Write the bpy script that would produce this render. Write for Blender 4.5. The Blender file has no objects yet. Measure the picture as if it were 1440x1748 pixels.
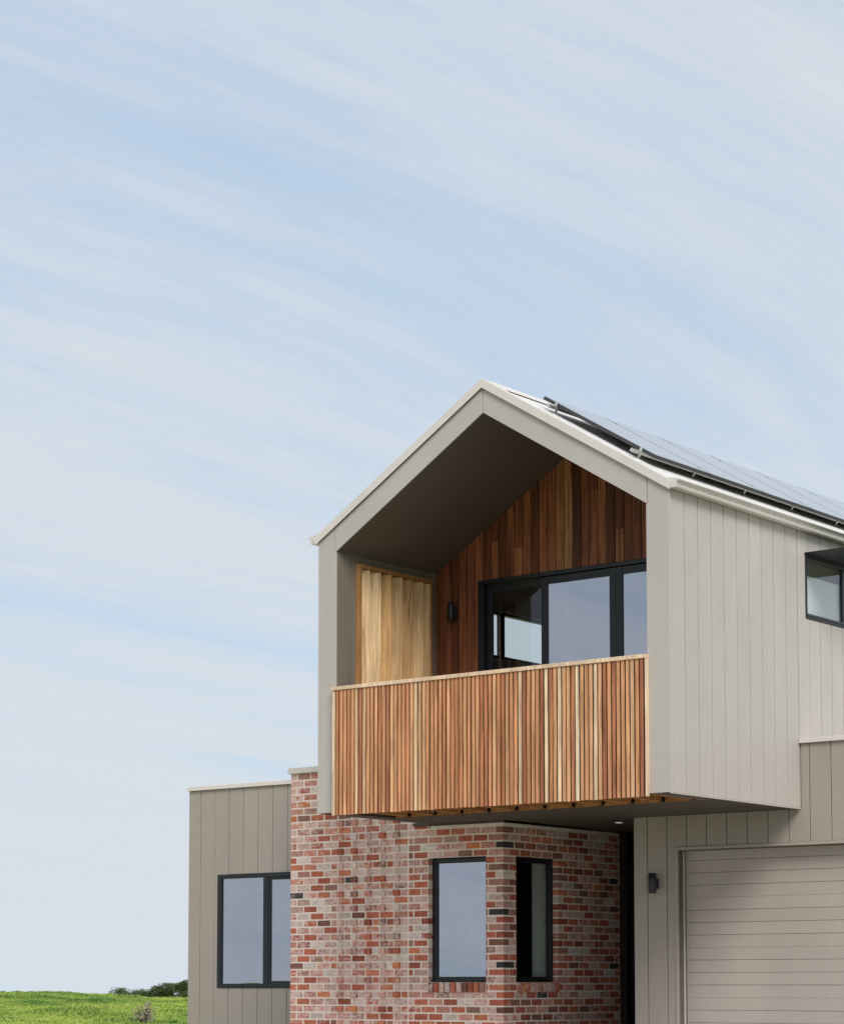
import bpy, math, random
import numpy as np
from mathutils import Vector, Matrix

scene = bpy.context.scene
R = math.radians
rng = random.Random(11)

# ------------------------------------------------------------------ camera
cam_d = bpy.data.cameras.new('camera')
cam = bpy.data.objects.new('camera', cam_d)
scene.collection.objects.link(cam)
cam_d.sensor_fit = 'HORIZONTAL'
cam_d.sensor_width = 36.0
cam_d.lens = 3835.71 / 1440 * 36.0
cam_d.shift_x = 0.0
cam_d.shift_y = (1371.6 - 874.0) / 1440.0
cam_d.clip_start = 0.1
cam_d.clip_end = 6000
CAM = Vector((11.592, -18.716, 1.0315))
cam.location = CAM
cam.rotation_euler = (R(90 + 4.5906), 0, R(38.1197))
scene.camera = cam

# ------------------------------------------------------------------ sky, sun, exposure
SUN_EL, SUN_AZ = R(43), R(128)          # azimuth clockwise from +Y
world = bpy.data.worlds.new('World')
scene.world = world
world.use_nodes = True
nt = world.node_tree
for n in list(nt.nodes):
    nt.nodes.remove(n)
N = nt.nodes.new
L = nt.links.new
w_out = N('ShaderNodeOutputWorld'); w_bg = N('ShaderNodeBackground')
w_sky = N('ShaderNodeTexSky'); w_sky.sky_type = 'NISHITA'; w_sky.sun_disc = False
w_sky.sun_elevation = SUN_EL; w_sky.sun_rotation = SUN_AZ
w_sky.air_density = 1.0; w_sky.dust_density = 1.2; w_sky.ozone_density = 1.5
tc = N('ShaderNodeTexCoord')
lift = N('ShaderNodeVectorMath'); lift.operation = 'MULTIPLY_ADD'; lift.inputs[1].default_value = (1, 1, 0.3); lift.inputs[2].default_value = (0, 0, 0.12)
L(tc.outputs['Generated'], lift.inputs[0]); L(lift.outputs[0], w_sky.inputs['Vector'])
sep = N('ShaderNodeSeparateXYZ'); L(tc.outputs['Generated'], sep.inputs[0])
def wmath(op, a, b=None, c=None):
    n = N('ShaderNodeMath'); n.operation = op
    for i, v in enumerate((a, b, c)):
        if v is None: continue
        if isinstance(v, (int, float)): n.inputs[i].default_value = v
        else: L(v, n.inputs[i])
    return n.outputs[0]
# project the view direction on a flat cloud sheet
zz = wmath('ADD', wmath('MAXIMUM', sep.outputs[2], 0.0), 0.15)
cx = wmath('DIVIDE', sep.outputs[0], zz); cy = wmath('DIVIDE', sep.outputs[1], zz)
comb = N('ShaderNodeCombineXYZ'); L(cx, comb.inputs[0]); L(cy, comb.inputs[1])
# gentle bend of the streaks
warp = N('ShaderNodeTexNoise'); warp.inputs['Scale'].default_value = 0.22; warp.inputs['Detail'].default_value = 2
L(comb.outputs[0], warp.inputs['Vector'])
wv = N('ShaderNodeVectorMath'); wv.operation = 'MULTIPLY_ADD'
L(warp.outputs['Color'], wv.inputs[0]); wv.inputs[1].default_value = (1.6, 1.6, 0); L(comb.outputs[0], wv.inputs[2])
def streak(rot, sx, sy, scale, detail, rough, loc=(0, 0, 0)):
    m0 = N('ShaderNodeMapping'); m0.inputs['Rotation'].default_value = (0, 0, rot)
    L(wv.outputs[0], m0.inputs['Vector'])
    m = N('ShaderNodeMapping'); m.inputs['Scale'].default_value = (sx, sy, 1); m.inputs['Location'].default_value = loc
    L(m0.outputs[0], m.inputs['Vector'])
    t = N('ShaderNodeTexNoise'); t.inputs['Scale'].default_value = scale
    t.inputs['Detail'].default_value = detail; t.inputs['Roughness'].default_value = rough
    L(m.outputs[0], t.inputs['Vector'])
    return t.outputs['Fac']
s1 = streak(R(0), 0.62, 0.12, 2.0, 5, 0.55, (3.1, 1.7, 0))
s2 = streak(R(3), 2.6, 0.30, 3.0, 8, 0.68, (8.2, 4.4, 0))
s3 = streak(R(0), 0.26, 0.12, 1.5, 2, 0.5, (1.3, 9.2, 0))
mask = wmath('ADD', wmath('ADD', wmath('MULTIPLY', s1, 0.95), wmath('MULTIPLY', s2, 0.85)), wmath('MULTIPLY', s3, 0.9))
mr = N('ShaderNodeMapRange'); mr.inputs['From Min'].default_value = 1.03; mr.inputs['From Max'].default_value = 1.46
mr.inputs['To Min'].default_value = 0.40; mr.inputs['To Max'].default_value = 0.97
mr.interpolation_type = 'SMOOTHSTEP'
L(mask, mr.inputs['Value'])
cloud = N('ShaderNodeRGB'); cloud.outputs[0].default_value = (5.15, 5.52, 5.9, 1)
mix = N('ShaderNodeMix'); mix.data_type = 'RGBA'
L(mr.outputs[0], mix.inputs[0]); L(w_sky.outputs[0], mix.inputs[6]); L(cloud.outputs[0], mix.inputs[7])
L(mix.outputs[2], w_bg.inputs['Color'])
w_bg.inputs['Strength'].default_value = 0.07
L(w_bg.outputs[0], w_out.inputs['Surface'])

sun_d = bpy.data.lights.new('sun', 'SUN'); sun_d.energy = 1.5; sun_d.angle = R(26); sun_d.color = (1.0, 0.965, 0.93)
sun = bpy.data.objects.new('sun', sun_d); scene.collection.objects.link(sun)
sdir = Vector((math.sin(SUN_AZ) * math.cos(SUN_EL), math.cos(SUN_AZ) * math.cos(SUN_EL), math.sin(SUN_EL)))
sun.rotation_euler = sdir.to_track_quat('Z', 'Y').to_euler()
sun.location = (0, 0, 40)

vs = scene.view_settings
vs.view_transform = 'Standard'; vs.look = 'None'; vs.exposure = 0.94; vs.gamma = 1.0
vs.use_curve_mapping = False
scene.render.film_transparent = False
scene.cycles.max_bounces = 8
scene.cycles.glossy_bounces = 5
scene.cycles.transparent_max_bounces = 12

# ------------------------------------------------------------------ materials
def new_mat(name):
    m = bpy.data.materials.new(name); m.use_nodes = True
    t = m.node_tree
    b = t.nodes['Principled BSDF']
    return m, t, b
def nd(t, kind, **kw):
    n = t.nodes.new(kind)
    for k, v in kw.items():
        if k in n.inputs: n.inputs[k].default_value = v
        else: setattr(n, k, v)
    return n
def mapped(t, scale, coord='pos'):
    if coord == 'pos':
        g = t.nodes.new('ShaderNodeNewGeometry'); src = g.outputs['Position']
    else:
        g = t.nodes.new('ShaderNodeTexCoord'); src = g.outputs['Object']
    m = t.nodes.new('ShaderNodeMapping'); m.inputs['Scale'].default_value = scale
    t.links.new(src, m.inputs['Vector'])
    return m.outputs[0]
def ramp(t, fac, stops):
    r = t.nodes.new('ShaderNodeValToRGB')
    e = r.color_ramp.elements
    while len(e) > 1: e.remove(e[0])
    e[0].position = stops[0][0]; e[0].color = (*stops[0][1], 1)
    for p, c in stops[1:]:
        k = e.new(p); k.color = (*c, 1)
    t.links.new(fac, r.inputs[0])
    return r.outputs[0]
def mul(t, a, b, fac=1.0):
    m = t.nodes.new('ShaderNodeMix'); m.data_type = 'RGBA'; m.blend_type = 'MULTIPLY'
    m.inputs[0].default_value = fac
    t.links.new(a, m.inputs[6]); t.links.new(b, m.inputs[7])
    return m.outputs[2]
def bump(t, b, h, strength, dist):
    n = t.nodes.new('ShaderNodeBump'); n.inputs['Strength'].default_value = strength; n.inputs['Distance'].default_value = dist
    t.links.new(h, n.inputs['Height']); t.links.new(n.outputs[0], b.inputs['Normal'])

def paint(name, col, rough=0.5, var=0.06, spec=0.4, metal=0.0):
    m, t, b = new_mat(name)
    nz = nd(t, 'ShaderNodeTexNoise', Scale=1.0, Detail=4.0, Roughness=0.6)
    t.links.new(mapped(t, (1.1, 1.1, 0.5)), nz.inputs['Vector'])
    fine = nd(t, 'ShaderNodeTexNoise', Scale=1.0, Detail=3.0)
    t.links.new(mapped(t, (26, 26, 9)), fine.inputs['Vector'])
    c1 = ramp(t, nz.outputs[0], [(0.3, tuple(c * (1 - var) for c in col)), (0.7, tuple(min(1, c * (1 + var)) for c in col))])
    c2 = ramp(t, fine.outputs[0], [(0.3, (0.965,) * 3), (0.7, (1.0, 1.0, 1.0))])
    inf = t.nodes.new('ShaderNodeObjectInfo')
    c3 = ramp(t, inf.outputs['Random'], [(0.0, (0.965, 0.965, 0.965)), (1.0, (1.0, 1.0, 1.0))])
    t.links.new(mul(t, mul(t, c1, c2), c3), b.inputs['Base Color'])
    b.inputs['Roughness'].default_value = rough
    b.inputs['Specular IOR Level'].default_value = spec
    b.inputs['Metallic'].default_value = metal
    bump(t, b, fine.outputs[0], 0.10, 0.002)
    return m

M = {}
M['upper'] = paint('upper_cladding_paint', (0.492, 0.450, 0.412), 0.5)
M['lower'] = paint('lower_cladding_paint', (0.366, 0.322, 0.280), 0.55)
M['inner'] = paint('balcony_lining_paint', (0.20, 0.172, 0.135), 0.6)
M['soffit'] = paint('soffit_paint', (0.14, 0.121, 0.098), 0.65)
M['undersoffit'] = paint('underside_lining', (0.08, 0.068, 0.053), 0.7)  # darker copy of the soffit paint, holding the shade under the box
M['back'] = paint('wall_backing', (0.13, 0.115, 0.10), 0.85)
M['cap'] = paint('pale_flashing', (0.70, 0.645, 0.60), 0.42)
M['roof'] = paint('roof_sheet', (0.72, 0.70, 0.68), 0.32, spec=0.6)
M['garage'] = paint('garage_panel', (0.43, 0.375, 0.33), 0.5)
M['plaster'] = paint('interior_plaster', (0.55, 0.54, 0.51), 0.8)
M['darkroom'] = paint('interior_dark', (0.10, 0.10, 0.095), 0.9)
M['black'] = paint('black_aluminium', (0.012, 0.014, 0.018), 0.38, spec=0.5)
M['blackmatt'] = paint('black_matt', (0.008, 0.008, 0.008), 0.8, spec=0.2)
M['alu'] = paint('bare_aluminium', (0.62, 0.62, 0.60), 0.35, metal=0.8)
M['panelframe'] = paint('panel_frame', (0.05, 0.05, 0.05), 0.4)
M['gravel'] = paint('sandy_gravel', (0.50, 0.42, 0.33), 0.95, var=0.15)
M['concrete'] = paint('concrete', (0.42, 0.385, 0.345), 0.85, var=0.12)
M['whiteblind'] = paint('white_blind', (0.82, 0.81, 0.79), 0.8)  # white that stands in for a reflection in the side window
M['blind'] = paint('pale_blind', (0.62, 0.64, 0.58), 0.8)

def glass_mat(name, tint, refl=0.30, rough=0.0):
    m = bpy.data.materials.new(name); m.use_nodes = True
    t = m.node_tree
    for n in list(t.nodes): t.nodes.remove(n)
    o = t.nodes.new('ShaderNodeOutputMaterial')
    tr = nd(t, 'ShaderNodeBsdfTransparent'); tr.inputs[0].default_value = (*tint, 1)
    gl = nd(t, 'ShaderNodeBsdfGlossy'); gl.inputs['Roughness'].default_value = rough
    gl.inputs['Color'].default_value = (0.88, 0.90, 1.0, 1)
    lw = nd(t, 'ShaderNodeLayerWeight', Blend=0.5)
    pw = nd(t, 'ShaderNodeMath', operation='POWER'); t.links.new(lw.outputs['Facing'], pw.inputs[0]); pw.inputs[1].default_value = 4.0
    ma = nd(t, 'ShaderNodeMath', operation='MULTIPLY_ADD'); ma.inputs[1].default_value = 0.9; ma.inputs[2].default_value = refl
    ma.use_clamp = True
    t.links.new(pw.outputs[0], ma.inputs[0])
    # very slight unevenness of the pane
    nz = nd(t, 'ShaderNodeTexNoise', Scale=0.9, Detail=1.0)
    g = t.nodes.new('ShaderNodeNewGeometry'); t.links.new(g.outputs['Position'], nz.inputs['Vector'])
    bp = nd(t, 'ShaderNodeBump', Strength=0.07, Distance=0.02); t.links.new(nz.outputs[0], bp.inputs['Height'])
    t.links.new(bp.outputs[0], gl.inputs['Normal'])
    mx = t.nodes.new('ShaderNodeMixShader')
    t.links.new(ma.outputs[0], mx.inputs[0]); t.links.new(tr.outputs[0], mx.inputs[1]); t.links.new(gl.outputs[0], mx.inputs[2])
    t.links.new(mx.outputs[0], o.inputs[0])
    return m
M['glass'] = glass_mat('window_glass', (0.60, 0.64, 0.66), 0.40)
M['clear'] = glass_mat('clear_glass', (0.93, 0.95, 0.95), 0.035)

def wood(name, stops, grain=0.55, rough=0.55, knots=False):
    m, t, b = new_mat(name)
    inf = t.nodes.new('ShaderNodeObjectInfo')
    base = ramp(t, inf.outputs['Random'], stops)
    # every board samples its own piece of grain
    g = t.nodes.new('ShaderNodeNewGeometry')
    off = nd(t, 'ShaderNodeVectorMath', operation='SCALE'); off.inputs['Scale'].default_value = 37.0
    cmb = t.nodes.new('ShaderNodeCombineXYZ')
    for i in range(3): t.links.new(inf.outputs['Random'], cmb.inputs[i])
    t.links.new(cmb.outputs[0], off.inputs[0])
    add = nd(t, 'ShaderNodeVectorMath', operation='ADD')
    t.links.new(g.outputs['Position'], add.inputs[0]); t.links.new(off.outputs[0], add.inputs[1])
    def mp(s):
        k = t.nodes.new('ShaderNodeMapping'); k.inputs['Scale'].default_value = s
        t.links.new(add.outputs[0], k.inputs['Vector']); return k.outputs[0]
    n1 = nd(t, 'ShaderNodeTexNoise', Scale=1.0, Detail=5.0, Roughness=0.65, Distortion=0.5)
    t.links.new(mp((34, 34, 1.3)), n1.inputs['Vector'])
    n2 = nd(t, 'ShaderNodeTexNoise', Scale=1.0, Detail=3.0, Roughness=0.6)
    t.links.new(mp((130, 130, 4.0)), n2.inputs['Vector'])
    n3 = nd(t, 'ShaderNodeTexNoise', Scale=1.0, Detail=2.0)
    t.links.new(mp((3, 3, 1.1)), n3.inputs['Vector'])
    lo = 1 - grain
    c = mul(t, base, ramp(t, n1.outputs[0], [(0.34, (lo, lo * 0.93, lo * 0.86)), (0.50, (0.90, 0.88, 0.86)), (0.66, (1.20, 1.18, 1.14))]))
    c = mul(t, c, ramp(t, n2.outputs[0], [(0.3, (0.80, 0.78, 0.76)), (0.65, (1.06, 1.06, 1.06))]))
    c = mul(t, c, ramp(t, n3.outputs[0], [(0.3, (0.84, 0.82, 0.80)), (0.7, (1.1, 1.1, 1.1))]))
    if knots:
        n4 = nd(t, 'ShaderNodeTexNoise', Scale=1.0, Detail=3.0, Roughness=0.7, Distortion=0.9)
        t.links.new(mp((13, 13, 1.15)), n4.inputs['Vector'])
        c = mul(t, c, ramp(t, n4.outputs[0], [(0.27, (0.10, 0.06, 0.035)), (0.315, (0.62, 0.5, 0.38)), (0.37, (1.0, 1.0, 1.0))]))
    t.links.new(c, b.inputs['Base Color'])
    b.inputs['Roughness'].default_value = rough
    b.inputs['Specular IOR Level'].default_value = 0.35
    bump(t, b, n2.outputs[0], 0.25, 0.002)
    return m
M['slat'] = wood('balustrade_timber', [(0.0, (0.40, 0.15, 0.075)), (0.10, (0.54, 0.22, 0.105)), (0.30, (0.66, 0.30, 0.145)),
                                       (0.5, (0.71, 0.345, 0.170)), (0.75, (0.75, 0.39, 0.195)), (0.93, (0.79, 0.46, 0.25)), (0.965, (0.84, 0.60, 0.38)), (1.0, (0.87, 0.70, 0.49))], 0.50)
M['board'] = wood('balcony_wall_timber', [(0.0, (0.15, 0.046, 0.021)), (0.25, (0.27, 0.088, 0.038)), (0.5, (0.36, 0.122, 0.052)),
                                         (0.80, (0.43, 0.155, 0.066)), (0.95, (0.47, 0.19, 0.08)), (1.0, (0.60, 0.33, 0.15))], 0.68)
M['louvre'] = wood('shutter_timber', [(0.0, (0.68, 0.39, 0.16)), (0.5, (0.82, 0.54, 0.27)), (1.0, (0.90, 0.69, 0.43))], 0.30, knots=True)
M['louvreframe'] = wood('shutter_frame_timber', [(0.0, (0.42, 0.21, 0.075)), (1.0, (0.47, 0.25, 0.10))], 0.3)
M['rail'] = wood('top_rail_timber', [(0.0, (0.82, 0.63, 0.45)), (1.0, (0.85, 0.66, 0.48))], 0.15)
M['joist'] = wood('joist_timber', [(0.0, (0.42, 0.20, 0.07)), (1.0, (0.52, 0.27, 0.10))], 0.4)
M['bark'] = wood('bark', [(0.0, (0.10, 0.075, 0.055)), (1.0, (0.14, 0.11, 0.08))], 0.4)
M['darkwood'] = wood('entry_timber', [(0.0, (0.022, 0.009, 0.006)), (1.0, (0.028, 0.012, 0.008))], 0.4)

# brick: base colour per brick in the 'bcol' attribute, lime wash and wear from noise
m, t, b = new_mat('recycled_brick')
at = t.nodes.new('ShaderNodeAttribute'); at.attribute_name = 'bcol'
n1 = nd(t, 'ShaderNodeTexNoise', Scale=1.0, Detail=5.0, Roughness=0.65); t.links.new(mapped(t, (24, 24, 30)), n1.inputs['Vector'])
n2 = nd(t, 'ShaderNodeTexNoise', Scale=1.0, Detail=6.0, Roughness=0.7, Distortion=0.6); t.links.new(mapped(t, (17, 17, 26)), n2.inputs['Vector'])
n3 = nd(t, 'ShaderNodeTexNoise', Scale=1.0, Detail=4.0, Roughness=0.7); t.links.new(mapped(t, (95, 95, 95)), n3.inputs['Vector'])
c = mul(t, at.outputs['Color'], ramp(t, n1.outputs[0], [(0.3, (0.62, 0.6, 0.6)), (0.7, (1.25, 1.22, 1.2))]))
wash = nd(t, 'ShaderNodeMath', operation='ADD'); t.links.new(n2.outputs[0], wash.inputs[0])
sc_ = nd(t, 'ShaderNodeMath', operation='MULTIPLY_ADD'); t.links.new(at.outputs['Alpha'], sc_.inputs[0]); sc_.inputs[1].default_value = 0.44; sc_.inputs[2].default_value = -0.25
t.links.new(sc_.outputs[0], wash.inputs[1])
wr = ramp(t, wash.outputs[0], [(0.48, (0, 0, 0)), (0.66, (0.78, 0.78, 0.78))])
mx = t.nodes.new('ShaderNodeMix'); mx.data_type = 'RGBA'
t.links.new(wr, mx.inputs[0]); t.links.new(c, mx.inputs[6]); mx.inputs[7].default_value = (0.77, 0.61, 0.555, 1)
dark = ramp(t, n3.outputs[0], [(0.26, (0.35, 0.32, 0.30)), (0.36, (1, 1, 1))])
t.links.new(mul(t, mx.outputs[2], dark), b.inputs['Base Color'])
b.inputs['Roughness'].default_value = 0.9; b.inputs['Specular IOR Level'].default_value = 0.2
bump(t, b, n3.outputs[0], 0.5, 0.004)
M['brick'] = m
m, t, b = new_mat('lime_mortar')
n1 = nd(t, 'ShaderNodeTexNoise', Scale=1.0, Detail=5.0, Roughness=0.7); t.links.new(mapped(t, (60, 60, 60)), n1.inputs['Vector'])
n2 = nd(t, 'ShaderNodeTexNoise', Scale=1.0, Detail=2.0); t.links.new(mapped(t, (3, 3, 3)), n2.inputs['Vector'])
c = mul(t, ramp(t, n1.outputs[0], [(0.3, (0.86, 0.74, 0.65)), (0.7, (0.93, 0.84, 0.76))]), ramp(t, n2.outputs[0], [(0.3, (0.92, 0.91, 0.90)), (0.7, (1, 1, 1))]))
t.links.new(c, b.inputs['Base Color']); b.inputs['Roughness'].default_value = 0.95; b.inputs['Specular IOR Level'].default_value = 0.1
bump(t, b, n1.outputs[0], 0.5, 0.004)
M['mortar'] = m

# solar glass
m, t, b = new_mat('solar_glass')
b.inputs['Base Color'].default_value = (0.05, 0.052, 0.058, 1); b.inputs['Roughness'].default_value = 0.16
b.inputs['Specular IOR Level'].default_value = 0.7
b.inputs['Specular IOR Level'].default_value = 1.0; b.inputs['IOR'].default_value = 2.6; b.inputs['Coat Weight'].default_value = 1.0; b.inputs['Coat Roughness'].default_value = 0.08; b.inputs['Coat IOR'].default_value = 2.1
M['solar'] = m
# lamp lens
m, t, b = new_mat('downlight_lens')
b.inputs['Base Color'].default_value = (0.8, 0.8, 0.78, 1)
b.inputs['Emission Color'].default_value = (1.0, 0.95, 0.88, 1); b.inputs['Emission Strength'].default_value = 0.2
M['lens'] = m

# ground: pasture
m, t, b = new_mat('pasture')
n1 = nd(t, 'ShaderNodeTexNoise', Scale=1.0, Detail=6.0, Roughness=0.65); t.links.new(mapped(t, (0.55, 0.55, 0.5)), n1.inputs['Vector'])
n2 = nd(t, 'ShaderNodeTexNoise', Scale=1.0, Detail=5.0, Roughness=0.7); t.links.new(mapped(t, (5, 5, 5)), n2.inputs['Vector'])
c = mul(t, ramp(t, n1.outputs[0], [(0.32, (0.07, 0.13, 0.022)), (0.55, (0.14, 0.21, 0.032)), (0.72, (0.24, 0.28, 0.05))]),
        ramp(t, n2.outputs[0], [(0.3, (0.6, 0.65, 0.55)), (0.7, (1.15, 1.12, 1.0))]))
t.links.new(c, b.inputs['Base Color']); b.inputs['Roughness'].default_value = 0.95; b.inputs['Specular IOR Level'].default_value = 0.1
M['pasture'] = m

def leafmat(name, ca, cb, attr=True, trans=0.25):
    m, t, b = new_mat(name)
    at = t.nodes.new('ShaderNodeAttribute'); at.attribute_name = 'lv'
    c = ramp(t, at.outputs['Fac'], [(0.0, ca), (1.0, cb)])
    t.links.new(c, b.inputs['Base Color'])
    b.inputs['Roughness'].default_value = 0.6; b.inputs['Specular IOR Level'].default_value = 0.25
    b.inputs['Transmission Weight'].default_value = 0.0
    tl = t.nodes.new('ShaderNodeBsdfTranslucent'); t.links.new(c, tl.inputs[0])
    mx = t.nodes.new('ShaderNodeMixShader'); mx.inputs[0].default_value = trans
    o = t.nodes['Material Output']
    t.links.new(b.outputs[0], mx.inputs[1]); t.links.new(tl.outputs[0], mx.inputs[2]); t.links.new(mx.outputs[0], o.inputs[0])
    return m
M['grass'] = leafmat('grass_blades', (0.10, 0.23, 0.05), (0.66, 0.74, 0.15))
M['bush'] = leafmat('bush_leaves', (0.04, 0.07, 0.025), (0.16, 0.20, 0.06))
M['silver'] = leafmat('silver_leaves', (0.13, 0.13, 0.075), (0.55, 0.51, 0.36))

# ------------------------------------------------------------------ mesh helpers
COL = scene.collection
class MB:
    def __init__(s): s.v = []; s.f = []
    def add(s, vs_, fs):
        o = len(s.v); s.v += [tuple(map(float, p)) for p in vs_]; s.f += [tuple(i + o for i in q) for q in fs]; return s
    def box(s, x0, x1, y0, y1, z0, z1):
        return s.add([(x0, y0, z0), (x1, y0, z0), (x1, y1, z0), (x0, y1, z0), (x0, y0, z1), (x1, y0, z1), (x1, y1, z1), (x0, y1, z1)],
                     [(0, 3, 2, 1), (4, 5, 6, 7), (0, 1, 5, 4), (1, 2, 6, 5), (2, 3, 7, 6), (3, 0, 4, 7)])
    def prism(s, poly, axis, a, b_):
        # poly: list of 2D points; extruded along axis from a to b_
        def pt(p, h):
            if axis == 'y': return (p[0], h, p[1])
            if axis == 'x': return (h, p[0], p[1])
            return (p[0], p[1], h)
        n = len(poly)
        vs_ = [pt(p, a) for p in poly] + [pt(p, b_) for p in poly]
        fs = [tuple(range(n))[::-1], tuple(range(n, 2 * n))] + [(i, (i + 1) % n, n + (i + 1) % n, n + i) for i in range(n)]
        return s.add(vs_, fs)
    def quad(s, a, b_, c_, d): return s.add([a, b_, c_, d], [(0, 1, 2, 3)])
    def tube(s, p, q, r0, r1, n=8):
        p = Vector(p); q = Vector(q); d = (q - p).normalized()
        u = d.orthogonal().normalized(); w = d.cross(u)
        vs_ = []
        for c0, r_ in ((p, r0), (q, r1)):
            for i in range(n):
                a = 2 * math.pi * i / n; vs_.append(c0 + (u * math.cos(a) + w * math.sin(a)) * r_)
        fs = [(i, (i + 1) % n, n + (i + 1) % n, n + i) for i in range(n)] + [tuple(range(n))[::-1], tuple(range(n, 2 * n))]
        return s.add(vs_, fs)
    def mesh(s, name, mat):
        me = bpy.data.meshes.new(name); me.from_pydata(s.v, [], s.f)
        if mat is not None: me.materials.append(mat)
        fix_normals(me)
        return me
    def build(s, name, mat, parent=None, bevel=0.0, smooth=False, loc=None):
        me = s.mesh(name, mat)
        return link(name, me, parent, bevel, smooth, loc)
def fix_normals(me):
    import bmesh
    bm = bmesh.new(); bm.from_mesh(me); bmesh.ops.recalc_face_normals(bm, faces=bm.faces); bm.to_mesh(me); bm.free()
def link(name, me, parent=None, bevel=0.0, smooth=False, loc=None):
    if bevel > 0:
        import bmesh
        bm = bmesh.new(); bm.from_mesh(me)
        es = [e for e in bm.edges if len(e.link_faces) == 2 and e.calc_face_angle(0) > 0.4]
        bmesh.ops.bevel(bm, geom=es, offset=bevel, segments=1, affect='EDGES', clamp_overlap=True)
        bm.to_mesh(me); bm.free()
    if smooth: me.shade_smooth()
    o = bpy.data.objects.new(name, me); COL.objects.link(o)
    if parent is not None: o.parent = parent
    if loc: o.location = loc
    return o
def cbox_mesh(x0, x1, y0, y1, z0, z1, c, jit=0.0, rg=None):
    """chamfered box, 24 vertices, 44 triangles"""
    xs = (x0, x1); ys = (y0, y1); zs = (z0, z1)
    V = []; idx = {}
    for i in (0, 1):
        for j in (0, 1):
            for k in (0, 1):
                for ax in range(3):
                    p = [xs[i], ys[j], zs[k]]
                    for q, s_ in ((0, i), (1, j), (2, k)):
                        if q != ax: p[q] += c * (1 if s_ == 0 else -1)
                    if jit: p = [a + rg.uniform(-q2, q2) for a, q2 in zip(p, (jit * 2.0 if x1 - x0 > .12 or y1 - y0 < .09 else jit, jit if y1 - y0 < .12 and x1 - x0 > .09 else jit * 2.0, jit * 2.0))]
                    idx[(i, j, k, ax)] = len(V); V.append(tuple(p))
    F = []
    for s_ in (0, 1):
        F.append([idx[(s_, j, k, 0)] for j, k in ((0, 0), (1, 0), (1, 1), (0, 1))])
        F.append([idx[(i, s_, k, 1)] for i, k in ((0, 0), (1, 0), (1, 1), (0, 1))])
        F.append([idx[(i, j, s_, 2)] for i, j in ((0, 0), (1, 0), (1, 1), (0, 1))])
    for a in (0, 1):
        for b_ in (0, 1):
            F.append([idx[(0, a, b_, 1)], idx[(1, a, b_, 1)], idx[(1, a, b_, 2)], idx[(0, a, b_, 2)]])
            F.append([idx[(a, 0, b_, 0)], idx[(a, 1, b_, 0)], idx[(a, 1, b_, 2)], idx[(a, 0, b_, 2)]])
            F.append([idx[(a, b_, 0, 0)], idx[(a, b_, 1, 0)], idx[(a, b_, 1, 1)], idx[(a, b_, 0, 1)]])
    for i in (0, 1):
        for j in (0, 1):
            for k in (0, 1):
                F.append([idx[(i, j, k, 0)], idx[(i, j, k, 1)], idx[(i, j, k, 2)]])
    return V, F
def cbox(name, mat, parent, x0, x1, y0, y1, z0, z1, c=0.002):
    V, F = cbox_mesh(x0, x1, y0, y1, z0, z1, c)
    return MB().add(V, F).build(name, mat, parent)
def empty(name, loc, parent=None, rot=None):
    o = bpy.data.objects.new(name, None); COL.objects.link(o); o.location = loc; o.empty_display_size = 0.2
    if rot: o.rotation_euler = rot
    if parent is not None: o.parent = parent
    return o
def tag(o, label=None, cat=None, group=None, kind=None):
    if label: o['label'] = label
    if cat: o['category'] = cat
    if group: o['group'] = group
    if kind: o['kind'] = kind
    return o
def sstep(a, b_, x):
    t_ = np.clip((x - a) / (b_ - a), 0, 1); return t_ * t_ * (3 - 2 * t_)

# ------------------------------------------------------------------ ground
HD = np.array([-0.72, 0.694])                       # direction in which the paddock rises
def terrain(x, y):
    x = np.asarray(x, float); y = np.asarray(y, float)
    dx = x - CAM.x; dy = y - CAM.y
    s_ = dx * HD[0] + dy * HD[1]; q = dx * HD[1] * 1.0 - dy * HD[0]     # along, across (to the right)
    r_ = np.hypot(dx, dy)
    prof = np.interp(s_, [-400, -60, 0, 20, 30, 38, 45, 55, 70, 80, 88, 100, 130, 170, 260, 500, 3000],
                     [-0.8, -0.75, -0.55, -0.30, -0.10, 0.08, 0.23, 0.44, 0.68, 0.775, 0.76, 0.6, 0.05, -0.8, -2.6, -4.5, -26.0])
    tilt = -0.042 * np.clip(q + 5.75, -30, 40) * sstep(40, 80, s_)
    wav = 0.035 * np.sin(x * 0.31 + 1.0) * np.sin(y * 0.27) + 0.02 * np.sin(x * 0.83 + y * 0.61)
    z = prof + tilt + wav * sstep(25, 45, np.abs(s_) + 0 * s_)
    z = z + 1.50 * np.exp(-((x + 24) / 5.5) ** 2 - ((y + 23) / 3.5) ** 2) + 1.45 * np.exp(-((x + 34) / 4) ** 2 - ((y + 19) / 4) ** 2)   # unseen mounds added for the window reflections, standing in for a parked car
    # levelled pad under and round the house
    d = np.maximum(np.maximum(-11.5 - x, x - 9.0), np.maximum(0.5 - y, y - 14.0))
    k = 1 - sstep(0, 9, d)
    return z * (1 - k) + (-0.06) * k
ax = np.sinh(np.linspace(-6.2, 6.2, 241)) / math.sinh(6.2) * 2600
gx = ax - 22.0; gy = ax + 16.0
XX, YY = np.meshgrid(gx, gy, indexing='ij'); ZZ = terrain(XX, YY)
n_ = len(ax)
me = bpy.data.meshes.new('ground')
vid = np.arange(n_ * n_).reshape(n_, n_)
faces = np.stack([vid[:-1, :-1], vid[1:, :-1], vid[1:, 1:], vid[:-1, 1:]], -1).reshape(-1, 4)
me.from_pydata(np.stack([XX, YY, ZZ], -1).reshape(-1, 3).tolist(), [], faces.tolist())
me.materials.append(M['pasture']); me.shade_smooth()
ground = link('ground', me)
tag(ground, 'green paddock rising gently behind and around the house', 'ground', kind='structure')
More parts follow.
